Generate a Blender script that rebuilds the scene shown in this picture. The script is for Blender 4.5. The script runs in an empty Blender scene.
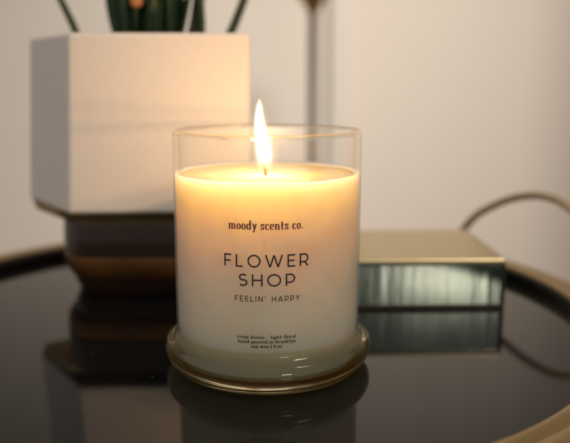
import bpy, bmesh, math, random
from mathutils import Vector
random.seed(7)
PI = math.pi
scene = bpy.context.scene
COL = scene.collection
CM = 0.01

# ------------------------------------------------------------------ helpers
def new_obj(name, me, mats=(), parent=None, smooth=True):
    o = bpy.data.objects.new(name, me); COL.objects.link(o)
    for m in mats: me.materials.append(m)
    if smooth:
        for p in me.polygons: p.use_smooth = True
    if parent: o.parent = parent
    return o
def empty(name, label, cat, loc=(0, 0, 0), group=None):
    o = bpy.data.objects.new(name, None); COL.objects.link(o)
    o.empty_display_size = .01
    o.location = Vector(loc) * CM; o['label'] = label; o['category'] = cat
    if group: o['group'] = group
    bpy.context.view_layer.update()
    return o
def mesh_from(verts, faces, mi=None):
    me = bpy.data.meshes.new('m')
    me.from_pydata([tuple(c * CM for c in v) for v in verts], [], faces)
    if mi:
        for p, i in zip(me.polygons, mi): p.material_index = i
    me.validate(); me.update()
    return me
def fix_normals(me):
    bm = bmesh.new(); bm.from_mesh(me); bmesh.ops.recalc_face_normals(bm, faces=bm.faces); bm.to_mesh(me); bm.free()
def lathe(profile, n=160, mi=None, close=False, wob=None):
    """profile: (r, z) list; r==0 points become poles"""
    V, F, M = [], [], []; rows = []
    for k, (r, z) in enumerate(profile):
        if r < 1e-6: rows.append([len(V)]); V.append((0, 0, z))
        else:
            row = []
            for i in range(n):
                a = 2 * PI * i / n
                rr, zz = (r, z) if not wob else wob(r, z, a)
                row.append(len(V)); V.append((rr * math.cos(a), rr * math.sin(a), zz))
            rows.append(row)
    K = len(rows)
    for k in range(K if close else K - 1):
        A, B = rows[k], rows[(k + 1) % K]; m = mi[k] if mi else 0
        for i in range(n):
            j = (i + 1) % n
            if len(A) == 1: F.append((A[0], B[i], B[j]))
            elif len(B) == 1: F.append((A[i], A[j], B[0]))
            else: F.append((A[i], A[j], B[j], B[i]))
            M.append(m)
    me = mesh_from(V, F, M); fix_normals(me)
    return me
def smooth_profile(pts, k=6):
    """Catmull-Rom through points"""
    out = []
    P = [pts[0]] + list(pts) + [pts[-1]]
    for i in range(1, len(P) - 2):
        p0, p1, p2, p3 = P[i - 1], P[i], P[i + 1], P[i + 2]
        for s in range(k):
            t = s / k
            out.append(tuple(0.5 * ((2 * b) + (-a + c) * t + (2 * a - 5 * b + 4 * c - d) * t * t + (-a + 3 * b - 3 * c + d) * t ** 3)
                             for a, b, c, d in zip(p0, p1, p2, p3)))
    out.append(tuple(pts[-1]))
    return out
def tube(path, radii, n=16, cap=True):
    V, F = [], []
    path = [Vector(p) for p in path]
    up = Vector((0, 0, 1))
    for i, p in enumerate(path):
        t = (path[min(i + 1, len(path) - 1)] - path[max(i - 1, 0)]).normalized()
        a = t.cross(up)
        if a.length < .05: a = t.cross(Vector((0, 1, 0)))
        a.normalize(); b = t.cross(a)
        r = radii[i] if hasattr(radii, '__len__') else radii
        rx, ry = r if hasattr(r, '__len__') else (r, r)
        for k in range(n):
            q = 2 * PI * k / n
            V.append(tuple(p + a * math.cos(q) * rx + b * math.sin(q) * ry))
    for i in range(len(path) - 1):
        for k in range(n):
            F.append((i * n + k, i * n + (k + 1) % n, (i + 1) * n + (k + 1) % n, (i + 1) * n + k))
    if cap:
        F.append(tuple(range(n))); F.append(tuple((len(path) - 1) * n + k for k in range(n)))
    me = mesh_from(V, F); fix_normals(me)
    return me
def bevel(me, w, seg=3, angle=35):
    bm = bmesh.new(); bm.from_mesh(me)
    bmesh.ops.recalc_face_normals(bm, faces=bm.faces)
    es = [e for e in bm.edges if len(e.link_faces) == 2 and e.calc_face_angle() > math.radians(angle)]
    bmesh.ops.bevel(bm, geom=es, offset=w * CM, segments=seg, profile=.5, affect='EDGES')
    bm.to_mesh(me); bm.free()
    return me
def box(x0, x1, y0, y1, z0, z1):
    V = [(x, y, z) for z in (z0, z1) for y in (y0, y1) for x in (x0, x1)]
    F = [(0, 2, 3, 1), (4, 5, 7, 6), (0, 1, 5, 4), (2, 6, 7, 3), (0, 4, 6, 2), (1, 3, 7, 5)]
    return mesh_from(V, F)
def prism(bot, top):
    n = len(bot); V = list(bot) + list(top)
    F = [tuple(range(n))[::-1], tuple(range(n, 2 * n))] + [(i, (i + 1) % n, n + (i + 1) % n, n + i) for i in range(n)]
    me = mesh_from(V, F); fix_normals(me)
    return me

# ------------------------------------------------------------------ materials
def mat(name):
    m = bpy.data.materials.new(name); m.use_nodes = True
    nt = m.node_tree; nt.nodes.clear()
    out = nt.nodes.new('ShaderNodeOutputMaterial')
    return m, nt, out
def principled(name, col, rough=.5, metal=0., bump=0., bscale=40., var=0., ior=1.5, **kw):
    m, nt, out = mat(name)
    b = nt.nodes.new('ShaderNodeBsdfPrincipled'); nt.links.new(b.outputs[0], out.inputs[0])
    b.inputs['Base Color'].default_value = (*col, 1)
    b.inputs['Roughness'].default_value = rough; b.inputs['Metallic'].default_value = metal
    b.inputs['IOR'].default_value = ior
    for k, v in kw.items(): b.inputs[k.replace('_', ' ')].default_value = v
    if bump or var:
        tc = nt.nodes.new('ShaderNodeTexCoord')
        no = nt.nodes.new('ShaderNodeTexNoise'); no.inputs['Scale'].default_value = bscale; no.inputs['Detail'].default_value = 6
        nt.links.new(tc.outputs['Object'], no.inputs['Vector'])
        if bump:
            bp = nt.nodes.new('ShaderNodeBump'); bp.inputs['Strength'].default_value = bump; bp.inputs['Distance'].default_value = .001
            nt.links.new(no.outputs['Fac'], bp.inputs['Height']); nt.links.new(bp.outputs[0], b.inputs['Normal'])
        if var:
            mx = nt.nodes.new('ShaderNodeMixRGB'); mx.blend_type = 'MIX'
            mx.inputs[1].default_value = (*[c * (1 - var) for c in col], 1); mx.inputs[2].default_value = (*[min(1, c * (1 + var)) for c in col], 1)
            nt.links.new(no.outputs['Fac'], mx.inputs[0]); nt.links.new(mx.outputs[0], b.inputs['Base Color'])
    return m

def glass_solid(name, col=(1, 1, 1), ior=1.5, rough=0.0):
    m, nt, out = mat(name)
    g = nt.nodes.new('ShaderNodeBsdfGlass'); g.inputs['IOR'].default_value = ior
    g.inputs['Color'].default_value = (*col, 1); g.inputs['Roughness'].default_value = rough
    nt.links.new(g.outputs[0], out.inputs[0])
    return m
def glass_thin(name, tint=(.99, .99, .985), f0=.03, rough=.40):
    """thin clear glass wall: straight-through transmission plus a fresnel mirror"""
    m, nt, out = mat(name)
    t = nt.nodes.new('ShaderNodeBsdfTransparent'); t.inputs[0].default_value = (*tint, 1)
    g = nt.nodes.new('ShaderNodeBsdfGlossy'); g.inputs['Roughness'].default_value = rough
    mx = nt.nodes.new('ShaderNodeMixShader')
    # Schlick fresnel, the same from either side of the wall
    ge = nt.nodes.new('ShaderNodeNewGeometry')
    dt = nt.nodes.new('ShaderNodeVectorMath'); dt.operation = 'DOT_PRODUCT'
    nt.links.new(ge.outputs['Normal'], dt.inputs[0]); nt.links.new(ge.outputs['Incoming'], dt.inputs[1])
    def math_(op, a, b_=None, v=None):
        n_ = nt.nodes.new('ShaderNodeMath'); n_.operation = op; nt.links.new(a, n_.inputs[0])
        if v is not None: n_.inputs[1].default_value = v
        return n_.outputs[0]
    ab = math_('ABSOLUTE', dt.outputs['Value']); iv = math_('SUBTRACT', ab, v=1.0); iv = math_('ABSOLUTE', iv)
    p5 = math_('POWER', iv, v=5.0); sc = math_('MULTIPLY', p5, v=.80); f_ = math_('ADD', sc, v=f0)
    nt.links.new(f_, mx.inputs[0]); nt.links.new(t.outputs[0], mx.inputs[1]); nt.links.new(g.outputs[0], mx.inputs[2])
    nt.links.new(mx.outputs[0], out.inputs[0])
    return m

M_glass = glass_solid('clear_glass', (.985, .965, .86))
M_thin = glass_thin('glass_wall', (.996, .995, .99), .018)
M_rim = glass_thin('glass_rim', (.99, .985, .97), .03, .1)
nt = M_rim.node_tree; o_ = [q for q in nt.nodes if q.type == 'OUTPUT_MATERIAL'][0]; src = o_.inputs[0].links[0].from_socket
gg = nt.nodes.new('ShaderNodeBsdfGlass'); gg.inputs['IOR'].default_value = 1.5; gg.inputs['Color'].default_value = (.97, .97, .90, 1); gg.inputs['Roughness'].default_value = 0
m2 = nt.nodes.new('ShaderNodeMixShader'); m2.inputs[0].default_value = .3
nt.links.new(src, m2.inputs[1]); nt.links.new(gg.outputs[0], m2.inputs[2]); nt.links.new(m2.outputs[0], o_.inputs[0])
M_wax, nt, out = mat('soy_wax')
b = nt.nodes.new('ShaderNodeBsdfPrincipled'); nt.links.new(b.outputs[0], out.inputs[0])
b.inputs['Base Color'].default_value = (.90, .83, .70, 1)
b.inputs['Roughness'].default_value = .35
b.subsurface_method = 'RANDOM_WALK'
b.inputs['Subsurface Weight'].default_value = 1
b.inputs['Subsurface Radius'].default_value = (1.0, .86, .50)
b.inputs['Subsurface Scale'].default_value = WAX_SCALE = .031
tc = nt.nodes.new('ShaderNodeTexCoord'); no = nt.nodes.new('ShaderNodeTexNoise'); no.inputs['Scale'].default_value = 60; no.inputs['Detail'].default_value = 5
rp = nt.nodes.new('ShaderNodeMixRGB'); rp.inputs[1].default_value = (.83, .73, .55, 1); rp.inputs[2].default_value = (.94, .85, .69, 1)
nt.links.new(tc.outputs['Object'], no.inputs['Vector']); nt.links.new(no.outputs['Fac'], rp.inputs[0]); nt.links.new(rp.outputs[0], b.inputs['Base Color'])

M_pool = M_wax.copy(); M_pool.name = 'melted_wax'
pn = M_pool.node_tree.nodes
for q in pn:
    if q.type == 'MIX_RGB': q.inputs[1].default_value = (.46, .37, .19, 1); q.inputs[2].default_value = (.56, .46, .26, 1)
    if q.type == 'BSDF_PRINCIPLED': q.inputs['Roughness'].default_value = .10
M_wick = principled('charred_wick', (.30, .20, .15), .8, bump=.5, bscale=900)
M_ink = principled('plum_black_ink', (.030, .008, .035), .45)
M_ink2 = principled('wine_red_ink', (.20, .016, .06), .45)
M_black_glass = principled('black_glass', (.004, .004, .005), .035, ior=1.42)
# faint dust and smear on the tray glass
nt = M_black_glass.node_tree; b = [n for n in nt.nodes if n.type == 'BSDF_PRINCIPLED'][0]
tc = nt.nodes.new('ShaderNodeTexCoord')
n1 = nt.nodes.new('ShaderNodeTexNoise'); n1.inputs['Scale'].default_value = 14; n1.inputs['Detail'].default_value = 8
mr = nt.nodes.new('ShaderNodeMapRange'); mr.inputs[1].default_value = .4; mr.inputs[2].default_value = .75; mr.inputs[3].default_value = .025; mr.inputs[4].default_value = .12
nt.links.new(tc.outputs['Object'], n1.inputs['Vector']); nt.links.new(n1.outputs['Fac'], mr.inputs[0]); nt.links.new(mr.outputs[0], b.inputs['Roughness'])
vo = nt.nodes.new('ShaderNodeTexVoronoi'); vo.inputs['Scale'].default_value = 130
nt.links.new(tc.outputs['Object'], vo.inputs['Vector'])
vs = nt.nodes.new('ShaderNodeMapRange'); vs.inputs[1].default_value = .0; vs.inputs[2].default_value = .055; vs.inputs[3].default_value = 1; vs.inputs[4].default_value = 0
nt.links.new(vo.outputs['Distance'], vs.inputs[0])
vc = nt.nodes.new('ShaderNodeSeparateColor'); nt.links.new(vo.outputs['Color'], vc.inputs[0])
gt = nt.nodes.new('ShaderNodeMath'); gt.operation = 'GREATER_THAN'; gt.inputs[1].default_value = .80; nt.links.new(vc.outputs[0], gt.inputs[0])
ml = nt.nodes.new('ShaderNodeMath'); ml.operation = 'MULTIPLY'; nt.links.new(vs.outputs[0], ml.inputs[0]); nt.links.new(gt.outputs[0], ml.inputs[1])
mx = nt.nodes.new('ShaderNodeMixRGB'); mx.inputs[1].default_value = (.006, .006, .006, 1); mx.inputs[2].default_value = (.4, .38, .35, 1)
nt.links.new(ml.outputs[0], mx.inputs[0]); nt.links.new(mx.outputs[0], b.inputs['Base Color'])

M_gold = principled('brushed_gold', (.44, .32, .15), .36, 1., bump=.15, bscale=300, var=.12)
M_brass = principled('pale_brass', (.60, .49, .29), .34, 1., bump=.1, bscale=200, var=.08)
M_lipblack = principled('black_lip', (.006, .005, .005), .35)
M_pot = principled('white_ceramic', (.88, .80, .75), .5, bump=.12, bscale=120, var=.025)
M_bronze = principled('dark_bronze', (.030, .013, .007), .22, 0., bump=.2, bscale=60, var=.3)
M_amber = principled('amber_brass', (.17, .07, .018), .35, .5, var=.9, bscale=26)
M_soil = principled('soil', (.02, .013, .008), .95, bump=1., bscale=300)
M_leaf = principled('dark_leaf', (.018, .045, .012), .45, bump=.2, bscale=80, var=.45)
M_stem = principled('green_stem', (.05, .065, .02), .5, var=.3, bscale=60)
M_petal = principled('peach_petal', (.55, .22, .09), .5, var=.4)
M_wall = principled('painted_wall', (.75, .70, .655), .85, bump=.25, bscale=180, var=.02)
M_strip = principled('painted_strip', (.70, .68, .64), .6, var=.02)
M_floor = principled('wood_floor', (.22, .13, .07), .5, var=.3, bscale=12)
M_pole2 = principled('aged_brass', (.50, .41, .29), .5, .45)
M_pole = principled('brown_metal', (.035, .02, .013), .45, .2, var=.1)

# green mirrored glass on the box sides, streaked in tone, roughness and bump
M_pane, nt, out = mat('dark_green_mirror')
b = nt.nodes.new('ShaderNodeBsdfPrincipled'); nt.links.new(b.outputs[0], out.inputs[0])
tc = nt.nodes.new('ShaderNodeTexCoord'); mp = nt.nodes.new('ShaderNodeMapping'); mp.inputs['Scale'].default_value = (110, 10, 10)
n1 = nt.nodes.new('ShaderNodeTexNoise'); n1.inputs['Scale'].default_value = 1.6; n1.inputs['Detail'].default_value = 5
nt.links.new(tc.outputs['Object'], mp.inputs[0]); nt.links.new(mp.outputs[0], n1.inputs['Vector'])
cr = nt.nodes.new('ShaderNodeMapRange'); cr.inputs[1].default_value = .35; cr.inputs[2].default_value = .7; cr.inputs[3].default_value = .10; cr.inputs[4].default_value = .28
nt.links.new(n1.outputs['Fac'], cr.inputs[0]); nt.links.new(cr.outputs[0], b.inputs['Roughness'])
b.inputs['Base Color'].default_value = (.62, .72, .64, 1); b.inputs['Metallic'].default_value = .5; b.inputs['Coat Weight'].default_value = 1; b.inputs['Coat IOR'].default_value = 3.0; b.inputs['Coat Roughness'].default_value = .13
mxc = nt.nodes.new('ShaderNodeMixRGB'); mxc.inputs[1].default_value = (.02, .04, .026, 1); mxc.inputs[2].default_value = (.07, .11, .08, 1)
nt.links.new(n1.outputs['Fac'], mxc.inputs[0]); nt.links.new(mxc.outputs[0], b.inputs['Base Color'])

bp = nt.nodes.new('ShaderNodeBump'); bp.inputs['Strength'].default_value = .35; bp.inputs['Distance'].default_value = .0006
nt.links.new(n1.outputs['Fac'], bp.inputs['Height']); nt.links.new(bp.outputs[0], b.inputs['Coat Normal']); nt.links.new(bp.outputs[0], b.inputs['Normal'])

# ------------------------------------------------------------------ stroke lettering
def arc(cx, cy, rx, ry, a0, a1, n=18):
    return [(cx + rx * math.cos(math.radians(a0 + (a1 - a0) * i / n)), cy + ry * math.sin(math.radians(a0 + (a1 - a0) * i / n))) for i in range(n + 1)]
SANS = {  # cap height 1; (advance width, strokes)
 'F': (.60, [[(.06, 0), (.06, 1)], [(.06, .95), (.60, .95)], [(.06, .47), (.54, .47)]]),
 'L': (.58, [[(.06, 0), (.06, 1)], [(.06, .05), (.58, .05)]]),
 'O': (1.02, [arc(.51, .5, .46, .46, 0, 360, 48)]),
 'W': (1.36, [[(.03, 1), (.36, 0.02)], [(.36, .02), (.68, .97)], [(.68, .97), (1.00, .02)], [(1.00, .02), (1.33, 1)]]),
 'E': (.62, [[(.06, 0), (.06, 1)], [(.06, .95), (.62, .95)], [(.06, .51), (.56, .51)], [(.06, .05), (.63, .05)]]),
 'R': (.70, [[(.06, 0), (.06, 1)], [(.06, .95)] + arc(.38, .64, .30, .31, 90, -90) + [(.06, .33)], [(.42, .33), (.69, 0)]]),
 'S': (.66, [arc(.35, .72, .27, .235, 38, 270, 26)[:-1] + arc(.33, .28, .29, .235, 90, -142, 26)]),
 'H': (.80, [[(.06, 0), (.06, 1)], [(.74, 0), (.74, 1)], [(.06, .5), (.74, .5)]]),
 'P': (.68, [[(.06, 0), (.06, 1)], [(.06, .95)] + arc(.36, .62, .31, .33, 90, -90) + [(.06, .29)]]),
 'I': (.12, [[(.06, 0), (.06, 1)]]),
 'N': (.82, [[(.06, 0), (.06, 1)], [(.06, .97), (.76, .03)], [(.76, 0), (.76, 1)]]),
 "'": (.10, [[(.05, .72), (.05, 1)]]),
 'A': (.88, [[(.02, 0), (.44, .98)], [(.44, .98), (.86, 0)], [(.19, .28), (.69, .28)]]),
 'Y': (.80, [[(.02, 1), (.40, .38)], [(.78, 1), (.40, .38)], [(.40, .40), (.40, 0)]]),
 ' ': (.42, []),
}
def st(x, y0, y1, bl=1, tl=0, br=1):   # stem with foot serif / flag serif
    s = [[(x, y0), (x, y1)]]
    if bl: s.append([(x - .20, y0 + .02), (x + .20, y0 + .02)])
    if tl: s.append([(x - .20, y1 - .03), (x, y1 - .02)])
    return s
BOWL = arc(.44, .5, .34, .47, 0, 360, 40)
SERIF = {  # x height 1
 'm': (1.62, st(.22, 0, 1, 1, 1) + st(.80, 0, .7, 1) + st(1.38, 0, .7, 1) + [arc(.53, .68, .27, .28, 150, 0), arc(1.11, .68, .27, .28, 150, 0)]),
 'n': (1.10, st(.22, 0, 1, 1, 1) + st(.84, 0, .68, 1) + [arc(.55, .66, .29, .30, 150, 0)]),
 'o': (.88, [BOWL]),
 'd': (1.02, [arc(.42, .5, .32, .47, 30, 330, 34)] + [[(.78, 0.02), (.78, 1.6)], [(.60, 1.56), (.78, 1.58)], [(.78, .03), (.98, .04)]]),
 'y': (.94, [[(.20, .97), (.50, .10)], [(.80, .97), (.48, .05), (.34, -.38), (.20, -.46)], [(.02, .97), (.38, .97)], [(.64, .97), (.96, .97)], [(.17, -.42), (.20, -.36)]]),
 's': (.74, [arc(.37, .74, .24, .23, 30, 250, 20)[:-1] + arc(.37, .26, .25, .23, 70, -150, 20), [(.60, .70), (.60, .98)], [(.13, .02), (.13, .32)]]),
 'c': (.78, [arc(.44, .5, .33, .47, 48, 318, 34), [(.64, .78), (.66, .70)]]),
 'e': (.82, [arc(.44, .5, .33, .47, 0, 315, 36), [(.12, .53), (.76, .53)]]),
 't': (.66, [[(.26, 1.42), (.26, .25)] + arc(.43, .22, .17, .19, 180, 310, 10), [(.0, .95), (.62, .95)], [(.0, .90), (.62, .90)]]),
 '.': (.36, [[(.18, .0), (.18, .20)]]),
 'r': (.80, st(.24, 0, 1, 1, 1) + [arc(.54, .66, .28, .30, 150, 50), [(.68, .74), (.70, .92)]]),
 'i': (.50, st(.25, 0, 1, 1, 1) + [[(.25, 1.28), (.25, 1.48)]]),
 'p': (1.02, [[(.24, -.5), (.24, 1)], [(.04, -.48), (.44, -.48)], [(.04, .96), (.24, .97)], arc(.60, .5, .32, .47, 150, -150, 34)]),
 'l': (.50, [[(.25, 0), (.25, 1.6)], [(.05, .02), (.45, .02)], [(.05, 1.56), (.25, 1.58)]]),
 'a': (.88, [[(.66, .08), (.66, .70)] + arc(.40, .72, .26, .25, 0, 150, 16), arc(.36, .28, .25, .26, 60, 300, 20), [(.66, .04), (.86, .06)]]),
 'v': (.88, [[(.16, .97), (.46, .05)], [(.74, .97), (.46, .05)], [(0, .97), (.34, .97)], [(.58, .97), (.90, .97)]]),
 'w': (1.30, [[(.16, .97), (.42, .05)], [(.42, .05), (.66, .95)], [(.62, .95), (.90, .05)], [(.90, .05), (1.14, .97)], [(0, .97), (.32, .97)], [(1.0, .97), (1.30, .97)]]),
 'g': (.92, [arc(.42, .64, .28, .32, 0, 360, 30), arc(.42, -.22, .34, .24, 0, 360, 30), [(.30, .36), (.20, .16), (.60, .02)], [(.60, .88), (.84, .96)]]),
 'h': (1.10, st(.22, 0, 1.6, 1, 1) + st(.84, 0, .68, 1) + [arc(.55, .66, .29, .30, 150, 0)]),
 'f': (.62, st(.28, 0, 1.2, 1) + [arc(.46, 1.28, .18, .28, 180, 40, 12), [(.05, .97), (.55, .97)]]),
 'u': (1.08, [[(.24, .97), (.24, .30)] + arc(.50, .32, .26, .28, 180, 300, 14) + [(.78, .2)], [(.80, 0), (.80, .97)], [(.04, .97), (.24, .97)], [(.60, .97), (.80, .97)], [(.80, .03), (1.0, .04)]]),
 'b': (1.02, [[(.24, 0), (.24, 1.6)], [(.04, 1.56), (.24, 1.58)], arc(.60, .5, .32, .47, 150, -150, 34)]),
 'k': (1.04, st(.24, 0, 1.6, 1, 1) + [[(.26, .40), (.78, .97)], [(.42, .58), (.86, .02)], [(.60, .97), (.96, .97)], [(.70, .02), (1.04, .02)]]),
 'x': (.96, [[(.18, .97), (.76, .03)], [(.20, .03), (.74, .97)], [(.02, .97), (.36, .97)], [(.60, .97), (.92, .97)], [(.04, .03), (.36, .03)], [(.60, .03), (.94, .03)]]),
 'z': (.80, [[(.10, .95), (.70, .95)], [(.68, .95), (.12, .05)], [(.10, .05), (.72, .05)]]),
 '9': (.86, [arc(.42, .95, .30, .40, 0, 360, 30), [(.72, .95), (.70, .5), (.50, .05), (.20, .02)]]),
 '|': (.40, [[(.20, -.3), (.20, 1.5)]]),
 '-': (.50, [[(.06, .48), (.44, .48)]]),
 '\u2013': (.80, [[(.06, .48), (.74, .48)]]),
 ' ': (.46, []),
}
def lettering(name, text, font, width, height, zbase, centre, thick, thin, track, material, R, parent):
    """ink bent round the jar: arc-length along x, z up"""
    adv = sum(font[c][0] + track for c in text) - track
    sx = width / adv; x = 0
    V, F = [], []; lift = 0
    def put(u, v, r):
        a = u / R
        V.append((r * math.sin(a), -r * math.cos(a), v)); return len(V) - 1
    for c in text:
        w, strokes = font[c]
        for s in strokes:
            lift += 1; r = R + .004 + (lift % 7) * .0005
            pts = []
            for (a, b_) in zip(s[:-1], s[1:]):
                A = Vector(((x + a[0]) * sx, a[1] * height)); B = Vector(((x + b_[0]) * sx, b_[1] * height))
                m = max(1, int((B - A).length / (width * .02)))
                for i in range(m): pts.append(A.lerp(B, i / m))
            pts.append(Vector(((x + s[-1][0]) * sx, s[-1][1] * height)))
            closed = (pts[0] - pts[-1]).length < 1e-6
            prev = None
            for i, p in enumerate(pts):
                if closed: t = pts[(i + 1) % len(pts) if i + 1 < len(pts) else 1] - pts[i - 1 if i > 0 else -2]
                else: t = pts[min(i + 1, len(pts) - 1)] - pts[max(i - 1, 0)]
                t = t.normalized(); nn = Vector((-t.y, t.x))
                k = abs(t.y) ** 1.3
                wd = (thin + (thick - thin) * k) * height / 2
                q = [p + nn * wd, p - nn * wd]
                cur = [put(q[0].x - width / 2 + centre, q[0].y + zbase, r), put(q[1].x - width / 2 + centre, q[1].y + zbase, r)]
                if prev: F.append((prev[0], prev[1], cur[1], cur[0]))
                prev = cur
        x += w + track
    me = mesh_from(V, F)
    bm = bmesh.new(); bm.from_mesh(me)
    for f in bm.faces:
        ctr = f.calc_center_median()
        if f.normal.dot(Vector((ctr.x, ctr.y, 0))) < 0: f.normal_flip()
    bm.to_mesh(me); bm.free()
    return new_obj(name, me, [material], parent, smooth=False)

# ------------------------------------------------------------------ the candle
R = 4.10; RI = 3.86
candle = empty('candle', 'lit white soy candle in a clear footed glass jar with dark printed lettering', 'candle')
RAD = [  # inner side from the bottom up, over the rim, down outside, foot
 ]
inner = [(0, .62), (2.8, .62), (3.5, .66), (3.78, .82), (3.85, 1.25), (RI, 1.85)]
inner += [(RI, z) for z in (3, 4.5, 6, 7.5, 9, 9.9, 10.22)]
rim = [(3.87, 10.32), (3.905, 10.40), (3.97, 10.44), (4.04, 10.42), (4.095, 10.35), (4.11, 10.24)]
outer = [(R, 10.1)] + [(R, z) for z in (9, 7.5, 6, 4.5, 3, 2.2)]
foot = smooth_profile([(R, 2.2), (4.10, 1.75), (4.14, 1.52), (4.30, 1.36), (4.52, 1.20), (4.64, .92), (4.63, .62), (4.50, .34), (4.36, .20), (4.30, .12)], 5)[1:]
under = smooth_profile([(4.30, .12), (4.25, .04), (4.15, .0), (4.02, .03), (3.8, .12), (3.0, .18), (1.5, .2), (0, .2)], 4)[1:]
prof = inner + rim + outer + foot + under
mi = []
for k in range(len(prof) - 1):
    z = (prof[k][1] + prof[k + 1][1]) / 2; r = (prof[k][0] + prof[k + 1][0]) / 2
    mi.append(2 if z > 10.27 else 1 if (1.75 < z) else 0)
jar = new_obj('glass_jar', lathe(prof, 192, mi), [M_glass, M_thin, M_rim], candle)

# wax body: slightly dished melted top that climbs the glass
def waxw(r, z, a):
    if z > 8.3: return r, z + .015 * math.sin(3 * a + .7) + .01 * math.sin(7 * a)
    return r, z
RW = 4.02
wp = [(0, .44), (2.9, .44), (3.6, .48), (3.9, .68), (3.96, 1.2), (RW, 1.88)] + [(RW, z) for z in (2.6, 3.4, 4.2, 5, 5.8, 6.6, 7.4, 8.0, 8.35, 8.60)]
wp += [(RW - .03, 8.635), (RW - .09, 8.60), (RW - .22, 8.53), (3.3, 8.49), (2.6, 8.47), (1.6, 8.45), (.8, 8.46), (.3, 8.48), (.08, 8.50), (0, 8.50)]
wax = new_obj('wax', lathe(wp, 128, [1 if (p_[1] > 8.4 and p_[0] < 3.83) else 0 for p_ in wp[:-1]], wob=waxw), [M_wax, M_pool], candle)
# wick leaning a little, charred
WX, WY = -.11, -.55
wick = new_obj('wick', tube([(WX + .03, WY, 8.38), (WX + .03, WY, 8.6), (WX + .0, WY, 8.85), (WX - .04, WY, 9.05), (WX - .12, WY + .02, 9.18)], [.085, .075, .07, .07, .045], 12), [M_wick], candle)

# flame: body of glowing gas, emission falls off towards its skin
fl = []
FP = [(8.70, .0), (8.76, .14), (8.92, .25), (9.2, .32), (9.5, .34), (9.85, .33), (10.25, .29), (10.7, .235), (11.1, .175), (11.45, .12), (11.68, .045), (11.74, .0)]
def fcx(z): return WX - .01 - .20 * max(0, (z - 8.9) / 2.6) ** .8 + .04 * math.sin((z - 8.7) * 2.2)
def flame_mesh(grow, lo, hi):
  V, F = [], []; n = 40
  FPs = smooth_profile(FP, 4); FPs = [(9.9 + (z - 9.9) * (1 + .04 * (grow > 1)), max(0, r) * grow) for z, r in FPs]
  for z, r in FPs:
    for i in range(n):
        a = 2 * PI * i / n; V.append((fcx(z) + max(r, .002) * 1.0 * math.cos(a), WY + max(r, .002) * .9 * math.sin(a), z))
  K = len(FPs)
  for k in range(K - 1):
    for i in range(n): F.append((k * n + i, k * n + (i + 1) % n, (k + 1) * n + (i + 1) % n, (k + 1) * n + i))
  F.append(tuple(range(n))[::-1]); F.append(tuple((K - 1) * n + i for i in range(n)))
  fm = mesh_from(V, F); fix_normals(fm); return fm
fm = flame_mesh(1, 0, 0)
M_flame, nt, out = mat('flame_glow')
em = nt.nodes.new('ShaderNodeEmission')
nt.links.new(em.outputs[0], out.inputs['Volume'])
tc = nt.nodes.new('ShaderNodeTexCoord'); sp = nt.nodes.new('ShaderNodeSeparateXYZ'); nt.links.new(tc.outputs['Generated'], sp.inputs[0])
ramp = nt.nodes.new('ShaderNodeValToRGB'); nt.links.new(sp.outputs['Z'], ramp.inputs[0])
e = ramp.color_ramp.elements
e[0].position = 0; e[0].color = (1, .42, .12, 1); e[1].position = 1; e[1].color = (1, .62, .26, 1)
x = ramp.color_ramp.elements.new(.22); x.color = (1, .66, .30, 1); x = ramp.color_ramp.elements.new(.6); x.color = (1, .74, .40, 1)
ram2 = nt.nodes.new('ShaderNodeMapRange'); nt.links.new(sp.outputs['Z'], ram2.inputs[0]); ram2.inputs[1].default_value = 0; ram2.inputs[2].default_value = .3
FL = 1100
ram2.inputs[3].default_value = FL * .12; ram2.inputs[4].default_value = FL
nt.links.new(ramp.outputs[0], em.inputs[0]); nt.links.new(ram2.outputs[0], em.inputs[1])
flame = new_obj('flame', fm, [M_flame], candle)
for g_, e_ in ((1.4, 45), (2.0, 14)):  # added glowing shells, a soft halo round the flame
    M_halo, nt, out = mat('flame_halo')
    em = nt.nodes.new('ShaderNodeEmission'); em.inputs[0].default_value = (1, .60, .26, 1); em.inputs[1].default_value = e_
    nt.links.new(em.outputs[0], out.inputs['Volume'])
    new_obj('flame_halo', flame_mesh(g_, 0, 0), [M_halo], flame)

RT = R
T1 = lettering('printed_brand_line', 'moody scents co.', SERIF, 2.98, .225, 6.81, -.07, .27, .11, .20, M_ink2, RT, candle)
T2 = lettering('printed_title_line', 'FLOWER', SANS, 3.40, .50, 5.30, -.07, .125, .125, .38, M_ink, RT, candle)
T3 = lettering('printed_title_line', 'SHOP', SANS, 2.24, .49, 4.53, -.05, .125, .125, .34, M_ink, RT, candle)
T4 = lettering('printed_mood_line', "FEELIN' HAPPY", SANS, 2.62, .225, 3.90, -.02, .14, .14, .42, M_ink, RT, candle)
T5 = lettering('printed_small_line', 'crisp leaves \u2013 light floral', SERIF, 2.40, .085, 2.36, -.06, .38, .17, .10, M_ink, RT, candle)
T6 = lettering('printed_small_line', 'hand-poured in brooklyn', SERIF, 2.36, .085, 2.165, -.05, .38, .17, .10, M_ink, RT, candle)
T7 = lettering('printed_small_line', 'soy wax | 9 oz', SERIF, 1.25, .085, 1.975, -.06, .38, .17, .10, M_ink, RT, candle)

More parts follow.
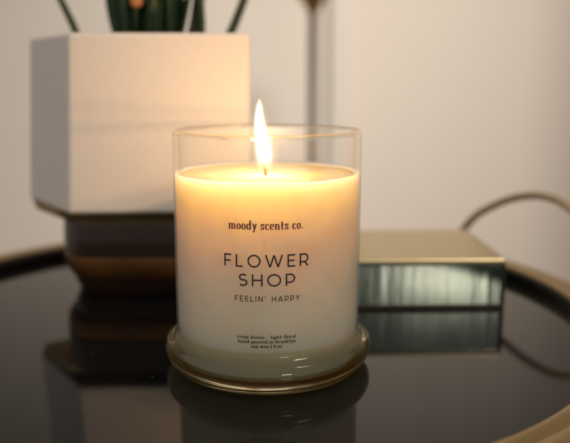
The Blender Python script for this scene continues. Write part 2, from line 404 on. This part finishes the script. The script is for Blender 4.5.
# ------------------------------------------------------------------ the tray
TC = (-1.9, 6.3)
tray = empty('tray', 'round black glass tray with a raised gold rim and an arched brass handle', 'tray', (TC[0], TC[1], 0))
def tlathe(p, **k): return lathe(p, 256, **k)
new_obj('glass_top', tlathe([(0, 0), (6, 0), (12, 0), (18.38, 0), (18.38, -.35), (0, -.35)]), [M_black_glass], tray, smooth=False)
new_obj('inner_lip', tlathe([(18.40, -.2), (18.44, .30), (18.50, .66), (18.60, .70), (18.62, -.2)], close=True), [M_lipblack], tray)
new_obj('rim', tlathe([(18.53, -.5), (18.53, .72), (18.60, .80), (18.75, .83), (19.25, .80), (19.32, .74), (19.40, .79), (20.1, .70), (20.35, .60), (20.45, .40), (20.45, -.6), (20.2, -.8), (18.7, -.8)], close=True), [M_gold], tray)
H = []
def rp_(deg, r, z): return (r * math.cos(math.radians(deg)), r * math.sin(math.radians(deg)), z)
hp = smooth_profile([rp_(40.5 - 5.3 * k, 19.6 + .3 * math.sin(PI * k / 9), .4 + 5.1 * math.sin(PI * k / 9) ** .62) for k in range(10)], 6)
new_obj('handle', tube(hp, .27, 16), [M_pole2], tray)

# ------------------------------------------------------------------ the planter
planter = empty('planter', 'faceted white ceramic planter on a dark tapered stand with amber foot', 'planter', (-7, 13, 0))
def rel(p, o): return [(x - o[0], y - o[1], z) for x, y, z in p]
PC = (-7.0, 13.0)
plan = [(-11.1, 8.55), (-.95, 8.85), (-1.15, 16.5), (-7.0, 19.5), (-15.1, 14.3)]
def ring(s, z, plan=plan):
    cx = sum(p[0] for p in plan) / len(plan); cy = sum(p[1] for p in plan) / len(plan)
    return rel([(cx + (x - cx) * s, cy + (y - cy) * s, z) for x, y in plan], (*PC, 0))
# hollow pot
def shr(r_): return [(x + .3, y, z) for x, y, z in r_]
def pot_mesh():
    sh = lambda r_: [(x + .3, y, z) for x, y, z in r_]
    rings = [ring(1, 5.15), sh(ring(.96, 15.05)), sh(ring(.89, 15.05)), sh(ring(.88, 13.2))]
    V = [v for r_ in rings for v in r_]; n = 5; F = [tuple(range(n))[::-1], tuple(range(3 * n, 4 * n))]
    for k in range(3):
        for i in range(n): F.append((k * n + i, k * n + (i + 1) % n, (k + 1) * n + (i + 1) % n, (k + 1) * n + i))
    me = mesh_from(V, F); fix_normals(me); return bevel(me, .22, 4)
new_obj('pot', pot_mesh(), [M_pot], planter, smooth=False)
new_obj('soil', prism(shr(ring(.875, 13.21)), shr(ring(.875, 13.9))), [M_soil], planter, smooth=False)
BAND = [(-12.25, 10.6), (-2.0, 11.2), (-2.0, 16.0), (-7.0, 19.3), (-14.9, 14.2)]
new_obj('gold_band', bevel(prism(ring(.97, 4.49, BAND), ring(1, 5.14, BAND)), .05, 2), [M_gold], planter, smooth=False)
LOW = [(-11.4, 9.0), (-1.2, 9.0), (-1.4, 16.0), (-6.5, 18.0), (-13.0, 13.4)]
def rounded(poly, passes=4, k=.14):
    for p_ in range(passes):
        out = []; kk = k if p_ == 0 else .25
        for a, b_ in zip(poly, poly[1:] + poly[:1]):
            out += [(a[0] + (b_[0] - a[0]) * kk, a[1] + (b_[1] - a[1]) * kk), (a[0] + (b_[0] - a[0]) * (1 - kk), a[1] + (b_[1] - a[1]) * (1 - kk))]
        poly = out
    return poly
RLOW = rounded(LOW)
def loft(prof):
    rs = [ring(s_, z_, RLOW) for z_, s_ in prof]; n = len(RLOW)
    V = [v for r_ in rs for v in r_]; F = [tuple(range(n))[::-1], tuple(range((len(rs) - 1) * n, len(rs) * n))]
    for k in range(len(rs) - 1):
        for i in range(n): F.append((k * n + i, k * n + (i + 1) % n, (k + 1) * n + (i + 1) % n, (k + 1) * n + i))
    me = mesh_from(V, F); fix_normals(me); return me
new_obj('stand', loft([(2.5, .985), (2.55, 1.0), (3.4, 1.0), (4.3, .99), (4.48, .985)]), [M_bronze], planter, smooth=False)
new_obj('foot_ring', loft([(1.15, .93), (1.3, .955), (1.6, .985), (2.0, 1.0), (2.4, 1.0), (2.49, .985)]), [M_amber], planter, smooth=False)
new_obj('base', loft([(0, .82), (.2, .86), (.7, .90), (1.14, .92)]), [M_bronze], planter, smooth=False)

# ------------------------------------------------------------------ the plant
plant = empty('plant', 'dark green leafy plant with a peach bud growing in the white planter', 'plant', (-7.3, 14, 13.8))
PO = (-7.3, 14.0, 13.8)
def blade(x0, y0, dx, dy, h, w, curl=.0, m=M_leaf, name='leaf'):
    V, F = [], []; n = 12
    for i in range(n + 1):
        t = i / n; ww = w * (math.sin(PI * min(1, .12 + .88 * t)) ** .7) * (1 if t < .98 else .2)
        cx = x0 + dx * t ** 1.5; cy = y0 + dy * t ** 1.5; cz = h * t - curl * t * t * h
        ax = Vector((dy, -dx, 0)); ax = ax.normalized() if ax.length > .01 else Vector((1, 0, 0))
        ax = (ax + Vector((.6, 0, 0))).normalized()
        for s, zo in ((-1, .0), (0, -.12 * w), (1, .0)):
            V.append((cx + ax.x * ww * s, cy + ax.y * ww * s, cz + zo))
        for s, zo in ((1, .06), (0, -.12 * w + .06), (-1, .06)):
            V.append((cx + ax.x * ww * s, cy + ax.y * ww * s - .02, cz + zo))
    for i in range(n):
        for k in range(6):
            F.append((i * 6 + k, i * 6 + (k + 1) % 6, (i + 1) * 6 + (k + 1) % 6, (i + 1) * 6 + k))
    F.append(tuple(range(6))); F.append(tuple(n * 6 + k for k in range(6)))
    me = mesh_from(V, F); fix_normals(me)
    return new_obj(name, me, [m], plant)
for i in range(40):   # crowded centre
    x0 = random.uniform(-1.5, 1.8); y0 = random.uniform(-1.6, 1.8)
    blade(x0, y0, (x0 - .2) * random.uniform(.2, 1.0) + random.uniform(-.3, .3), random.uniform(-1, 1.2), random.uniform(3.2, 9), random.uniform(.45, .85))
def stem(p0, p1, r):
    a, b_ = Vector(p0), Vector(p1)
    path = [a.lerp(b_, t / 8) + Vector((.15 * math.sin(t * .7), 0, 0)) for t in range(9)]
    return new_obj('stem', tube(path, [r * (1 - .04 * t) for t in range(9)], 10), [M_stem], plant)
stem((-3.6, 0, -.2), (-7.9, .5, 9.5), .24)
stem((2.4, .3, -.2), (4.1, .5, 9.5), .42)
stem((3.3, -.3, -.2), (3.0, .2, 9.5), .26)
stem((4.2, .5, -.2), (8.3, .6, 9.5), .30)
for bx, by, bz in ((-.1, -2.6, 2.75),):
    bud = new_obj('bud', lathe(smooth_profile([(0, 0), (.28, .12), (.36, .45), (.25, .8), (0, .95)], 4), 20), [M_petal], plant)
    bud.location = (bx * CM, by * CM, bz * CM)
    new_obj('stem', tube([(bx - .3, by + 1.2, 0), (bx - .1, by + .3, 2.2), (bx, by, 3.65)], .09, 8), [M_stem], plant)

# ------------------------------------------------------------------ the box
bx0, bx1, by0, by1, bh = 1.6, 13.2, 6.95, 15.1, 2.85
bo = empty('trinket_box', 'low dark green mirrored box with a pale brass lid right of the candle', 'box', ((bx0 + bx1) / 2, (by0 + by1) / 2, 0))
w, d = (bx1 - bx0) / 2, (by1 - by0) / 2
new_obj('lid', bevel(box(-w, w, -d, d, 2.50, bh), .16, 5), [M_brass], bo, smooth=False)
new_obj('front_panel', bevel(box(-w + .22, w - .22, -d + .04, -d + .22, .22, 2.49), .03, 2), [M_pane], bo, smooth=False)
new_obj('rear_panel', bevel(box(-w + .22, w - .22, d - .22, d - .04, .22, 2.49), .03, 2), [M_pane], bo, smooth=False)
for s in (-1, 1):
    x0, x1 = sorted((s * (w - .04), s * (w - .2)))
    new_obj('side_panel', bevel(box(x0, x1, -d + .24, d - .24, .22, 2.49), .03, 2), [M_pane], bo, smooth=False)
M_post = principled('smoked_brass', (.07, .065, .05), .35, .8)
for sx in (-1, 1):
    for sy in (-1, 1):
        x0, x1 = sorted((sx * (w - .005), sx * (w - .20))); y0, y1 = sorted((sy * (d - .005), sy * (d - .20)))
        new_obj('corner_post', bevel(box(x0, x1, y0, y1, .2, 2.495), .05, 2), [M_post], bo, smooth=False)
new_obj('base', bevel(box(-w, w, -d, d, .0, .205), .06, 2), [M_post], bo, smooth=False)

# ------------------------------------------------------------------ lamp pole behind
lamp = empty('floor_lamp', 'slim brown metal lamp pole with a brass cup standing before the wall', 'lamp', (6.4, 72, -50))
new_obj('pole', tube([(0, 0, 2), (0, 0, 40), (0, 0, 71.8)], .60, 24), [M_pole], lamp)
new_obj('cup', lathe(smooth_profile([(0, 71.6), (.7, 71.7), (1.2, 72.6), (2.2, 74), (3.4, 75.4), (3.5, 77), (2.9, 78), (0, 78.2)], 4), 48), [M_gold], lamp)
new_obj('base', lathe(smooth_profile([(0, 0), (12, 0), (12.4, .5), (11.5, 1.4), (4, 2.0), (0, 2.2)], 4), 64), [M_pole], lamp)

# ------------------------------------------------------------------ setting
def struct(name, me, m, smooth=False):
    o = new_obj(name, me, [m], None, smooth); o['kind'] = 'structure'; return o
# back wall with a soft corner at the right, angled to turn that end darker
pts = [(-260, 97), (44, 95)]
for i in range(1, 9):
    a = math.radians(i * 70 / 8); pts.append((44 + 9 * math.sin(a), 95 - 9 * (1 - math.cos(a))))
last = pts[-1]; a = math.radians(70); pts.append((last[0] + 170 * math.cos(a), last[1] - 170 * math.sin(a)))
V, F = [], []
for x_, y_ in pts: V += [(x_, y_, -50), (x_, y_, 190)]
for i in range(len(pts) - 1): F.append((2 * i, 2 * i + 2, 2 * i + 3, 2 * i + 1))
back = struct('wall', mesh_from(V, F), M_wall, True)
back['label'] = 'plain warm beige painted wall behind the tray'
tr = struct('wall_strip', bevel(box(10.6, 13.9, 93.6, 94.9, -49.9, 189), .4, 3), M_strip)  # shallow upright strip just proud of the wall
struct('floor', mesh_from([(-260, -160, -50), (260, -160, -50), (260, 130, -50), (-260, 130, -50)], [(0, 1, 2, 3)]), M_floor)

# ------------------------------------------------------------------ light
wd = bpy.data.worlds.new('World'); scene.world = wd; wd.use_nodes = True
bg = wd.node_tree.nodes['Background']; bg.inputs[0].default_value = (1.0, .94, .85, 1); bg.inputs[1].default_value = .39
def area(name, loc, to, sx, sy, power, col):
    l = bpy.data.lights.new(name, 'AREA'); l.shape = 'RECTANGLE'; l.size = sx; l.size_y = sy; l.energy = power; l.color = col
    o = bpy.data.objects.new(name, l); COL.objects.link(o); o.location = loc
    o.rotation_euler = (Vector(to) - Vector(loc)).to_track_quat('-Z', 'Y').to_euler(); return o
wash = area('wall_wash', (.55, -.15, 1.15), (-.06, .95, -.14), .4, .4, 3.3, (1, .87, .73)); wash.data.spread = math.radians(61)  # added wash with no known lamp; spread kept tight to dim upper wall
area('window_light', (.40, -1.15, .32), (.09, .07, .0), .22, .08, .8, (1, 1, .74))
def point(name, loc, r, p, col):
    l = bpy.data.lights.new(name, 'POINT'); l.energy = p; l.color = col; l.shadow_soft_size = r * CM
    o = bpy.data.objects.new(name, l); COL.objects.link(o); o.location = [c * CM for c in loc]; return o
FC = (1, .60, .28)
point('flame_light', (fcx(10.0) + .06, WY, 10.0), .22, .11, FC)
point('flame_light', (fcx(10.55) + .08, WY, 10.55), .13, .16, FC)

# ------------------------------------------------------------------ camera
cd = bpy.data.cameras.new('Camera'); cam = bpy.data.objects.new('Camera', cd); COL.objects.link(cam); scene.camera = cam
cam.location = (0, -.31794, .12473)
cam.rotation_euler = (math.radians(90 - 10.909), 0, math.radians(-1.396))
cd.sensor_width = 36; cd.lens = 728.17 / 570 * 36
cd.clip_start = .01; cd.clip_end = 20
cd.dof.use_dof = True; cd.dof.focus_distance = .292; cd.dof.aperture_fstop = 46 / 8.4

# ------------------------------------------------------------------ render
scene.render.engine = 'CYCLES'
cy = scene.cycles
cy.max_bounces = 16; cy.transparent_max_bounces = 24; cy.transmission_bounces = 12; cy.volume_bounces = 0
cy.sample_clamp_indirect = 6; cy.caustics_reflective = False; cy.caustics_refractive = True; cy.blur_glossy = .5
vs = scene.view_settings
vs.view_transform = 'Standard'; vs.look = 'None'; vs.exposure = 0; vs.gamma = 1
scene.render.resolution_x = 1024; scene.render.resolution_y = 796
